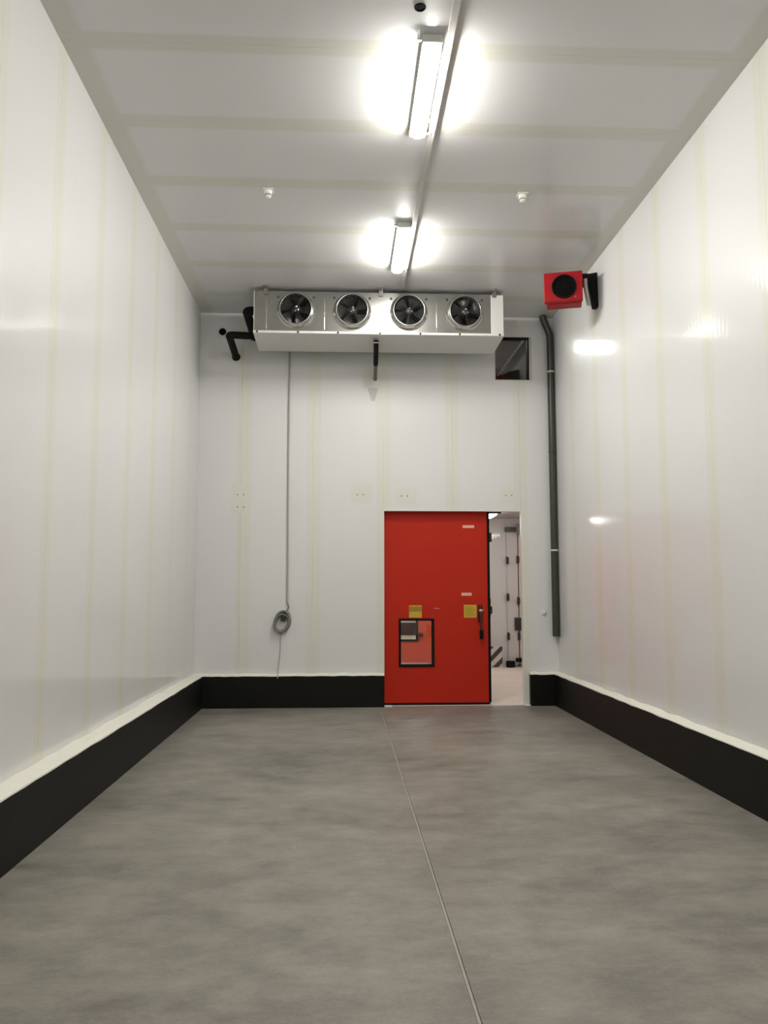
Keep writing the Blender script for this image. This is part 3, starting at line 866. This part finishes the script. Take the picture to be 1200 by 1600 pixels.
for (a, b) in ((XSTEP - 0.1, 3.64), (3.64, 4.7), (4.7, LX_1)):
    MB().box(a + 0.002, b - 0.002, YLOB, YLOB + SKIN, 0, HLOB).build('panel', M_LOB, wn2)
structure(MB().box(LX_0 - 0.1, LX_0, YB + WT, 20.6, 0, HLOB), 'wall_lobby_left', M_CORE)
structure(MB().box(LX_1, LX_1 + 0.1, YB + WT, 20.6, 0, HLOB), 'wall_lobby_right', M_CORE)
structure(MB().box(LX_0, XL - 0.02, YB, YB + WT, 0, HLOB).box(XR + 0.02, LX_1, YB, YB + WT, 0, HLOB), 'wall_lobby_entry', M_CORE)

# opposite red door with its own window
lf = MB()
OY = YSTEP - 0.02
for (a, b, c, d) in cut(OD0, OD1, 0.02, ODZ, [OG]):
    lf.box(a, b, OY - 0.07, OY, c, d)
d2 = structure(lf, 'door_2', M_RED_LIT, 'second red door across the lobby, seen through the first door\'s window')
g = MB(); w_ = 0.05
for (a, b, c, d) in ((OG[0], OG[1], OG[2], OG[2] + w_), (OG[0], OG[1], OG[3] - w_, OG[3]), (OG[0], OG[0] + w_, OG[2] + w_, OG[3] - w_), (OG[1] - w_, OG[1], OG[2] + w_, OG[3] - w_)):
    g.box(a, b, OY - 0.085, OY + 0.012, c, d)
gf2 = g.build('window_frame', M_RUB, d2)
MB().box(OG[0] + w_, OG[1] - w_, OY - 0.03, OY - 0.024, OG[2] + w_, OG[3] - w_).build('pane', M_GLASS, gf2)
MB().rbox(1.745, 1.86, OY - 0.12, OY - 0.07, 0.62, 0.70, 0.015).build('handle', M_REDDARK, d2)

# cold room beyond the second door (its plinth shows through both windows)
structure(MB().box(-2.6, 3.2, 20.6, 31.0, -0.2, 0.0), 'floor_far_room', M_FLOORL)
structure(MB().box(-2.6, 3.2, 31.0, 31.1, 0, 3.3), 'wall_far_room_end', M_CORE)
structure(MB().box(-2.7, -2.6, 19.31, 31.1, 0, 3.3), 'wall_far_room_left', M_CORE)
structure(MB().box(3.2, 3.3, 19.31, 31.1, 0, 3.3), 'wall_far_room_right', M_CORE)
structure(MB().box(-2.7, 3.3, 20.6, 31.1, 3.3, 3.4), 'ceiling_far_room', M_CORE)
structure(MB().box(-2.6, 3.2, 30.9, 31.0, 0, 0.46), 'baseboard_far_room', M_BLACK)
batten('far_room_fill_lamp', 0.5, 22.0, 'added unseen lamp lighting the room beyond the second red door, nearer one', M_E, z=3.3)  # unseen lamps added to brighten the room behind the second door
batten('far_room_fill_lamp', 0.5, 27.5, 'added unseen lamp lighting the room beyond the second red door, farther one', M_E, z=3.3)

# lobby lamps: one shows above the red door's edge
batten('lobby_lamp', 2.97, 16.15, 'lobby ceiling lamp seen through the gap of the red door', M_EL, z=HLOB, length=0.75, width=0.24)
for (x, y, w_) in ((-0.3, 13.9, 'above the first red door'), (-0.9, 15.2, 'left of both red doors'), (4.6, 15.2, 'right of the white folding door'), (1.0, 17.2, 'just before the second red door'), (4.2, 12.9, 'right of the first red door'), (2.0, 17.2, 'before the striped board')):  # unseen lamps added to brighten the lobby and the second red door
    batten('lobby_lamp', x, y, 'added unseen lobby lamp behind the end wall, ' + w_, M_EL, z=HLOB, length=1.3, width=0.24)

# white folding door in the lobby: two leaves with hinges
fd = bpy.data.objects.new('door_3', None); COL.objects.link(fd); place(fd, Vector((3.8, YLOB - 0.06, 0)), None)
fd['kind'] = 'structure'; fd['label'] = 'white folding door in the lobby, seen through the gap'
MB().rbox(3.665, 3.895, YLOB - 0.055, YLOB - 0.002, 0.05, 2.98, 0.006).build('door_leaf', M_PALE, fd)
MB().rbox(3.915, 4.95, YLOB - 0.075, YLOB - 0.02, 0.05, 2.98, 0.006).build('door_leaf', M_PALE, fd)
MB().box(3.892, 3.918, YLOB - 0.05, YLOB - 0.003, 0.02, 2.98).build('door_gap', M_DARK, fd)
for x, zs in ((3.66, (2.34, 1.53, 0.67)), (3.895, (2.36, 1.45, 0.66))):
    for z in zs:
        h = MB().rbox(x - 0.028, x + 0.028, YLOB - 0.10, YLOB - 0.05, z - 0.075, z + 0.075, 0.008)
        h.cyl((x - 0.012, YLOB - 0.10, z - 0.09), (x - 0.012, YLOB - 0.10, z + 0.09), 0.018, 10)
        h.build('hinge', M_DARK, fd)
MB().rbox(3.80, 3.945, YLOB - 0.12, YLOB - 0.054, 0.80, 1.08, 0.006).build('kick_plate', M_DARK, fd)
MB().rbox(3.62, 4.10, YLOB - 0.12, YLOB - 0.01, 2.985, 3.09, 0.006).build('door_track', M_TRACK, fd)
MB().rbox(3.72, 3.96, YLOB - 0.14, YLOB - 0.115, 3.02, 3.06, 0.004).build('track_slot', M_DARK, fd)
MB().rbox(3.86, 4.02, YLOB - 0.16, YLOB - 0.10, 2.93, 3.16, 0.006).build('track_bracket', M_CABLE, fd)
MB().rbox(3.585, 3.77, YLOB - 0.22, YLOB - 0.10, 0.0, 0.14, 0.02, 3).build('floor_roller', M_RUB, fd)
MB().rbox(3.80, 3.99, YLOB - 0.20, YLOB - 0.10, 0.115, 0.20, 0.01).build('floor_roller', M_RUB, fd)

# striped guard board
gb = thing('striped_board', (3.2, YLOB - 0.12, 0), 'black and white diagonally striped guard board on the lobby floor', 'guard board')
GBX0, GBX1, GBZ = 2.85, 3.50, 0.46
MB().rbox(GBX0, GBX1, YLOB - 0.16, YLOB - 0.12, 0.0, GBZ, 0.004).build('board', M_PALE, gb)
def clip_stripe(c0, c1):
    """diagonal band z - x between c0 and c1 clipped to the board"""
    poly = [(GBX0, GBX0 + c0), (GBX1, GBX1 + c0), (GBX1, GBX1 + c1), (GBX0, GBX0 + c1)]
    for lim, keep in ((0.004, 1), (GBZ - 0.004, -1)):
        out = []
        for i in range(len(poly)):
            a, b = poly[i], poly[(i + 1) % len(poly)]
            ia, ib = keep * (a[1] - lim) >= 0, keep * (b[1] - lim) >= 0
            if ia: out.append(a)
            if ia != ib:
                q = (lim - a[1]) / (b[1] - a[1]); out.append((a[0] + (b[0] - a[0]) * q, lim))
        poly = out
        if not poly: break
    return poly
for k in range(-2, 4):
    c0 = -3.13 + 0.27 * k
    poly = clip_stripe(c0, c0 + 0.13)
    if len(poly) >= 3:
        MB().prism(poly, 1, YLOB - 0.163, YLOB - 0.158).build('stripe', M_STRIPE, gb)
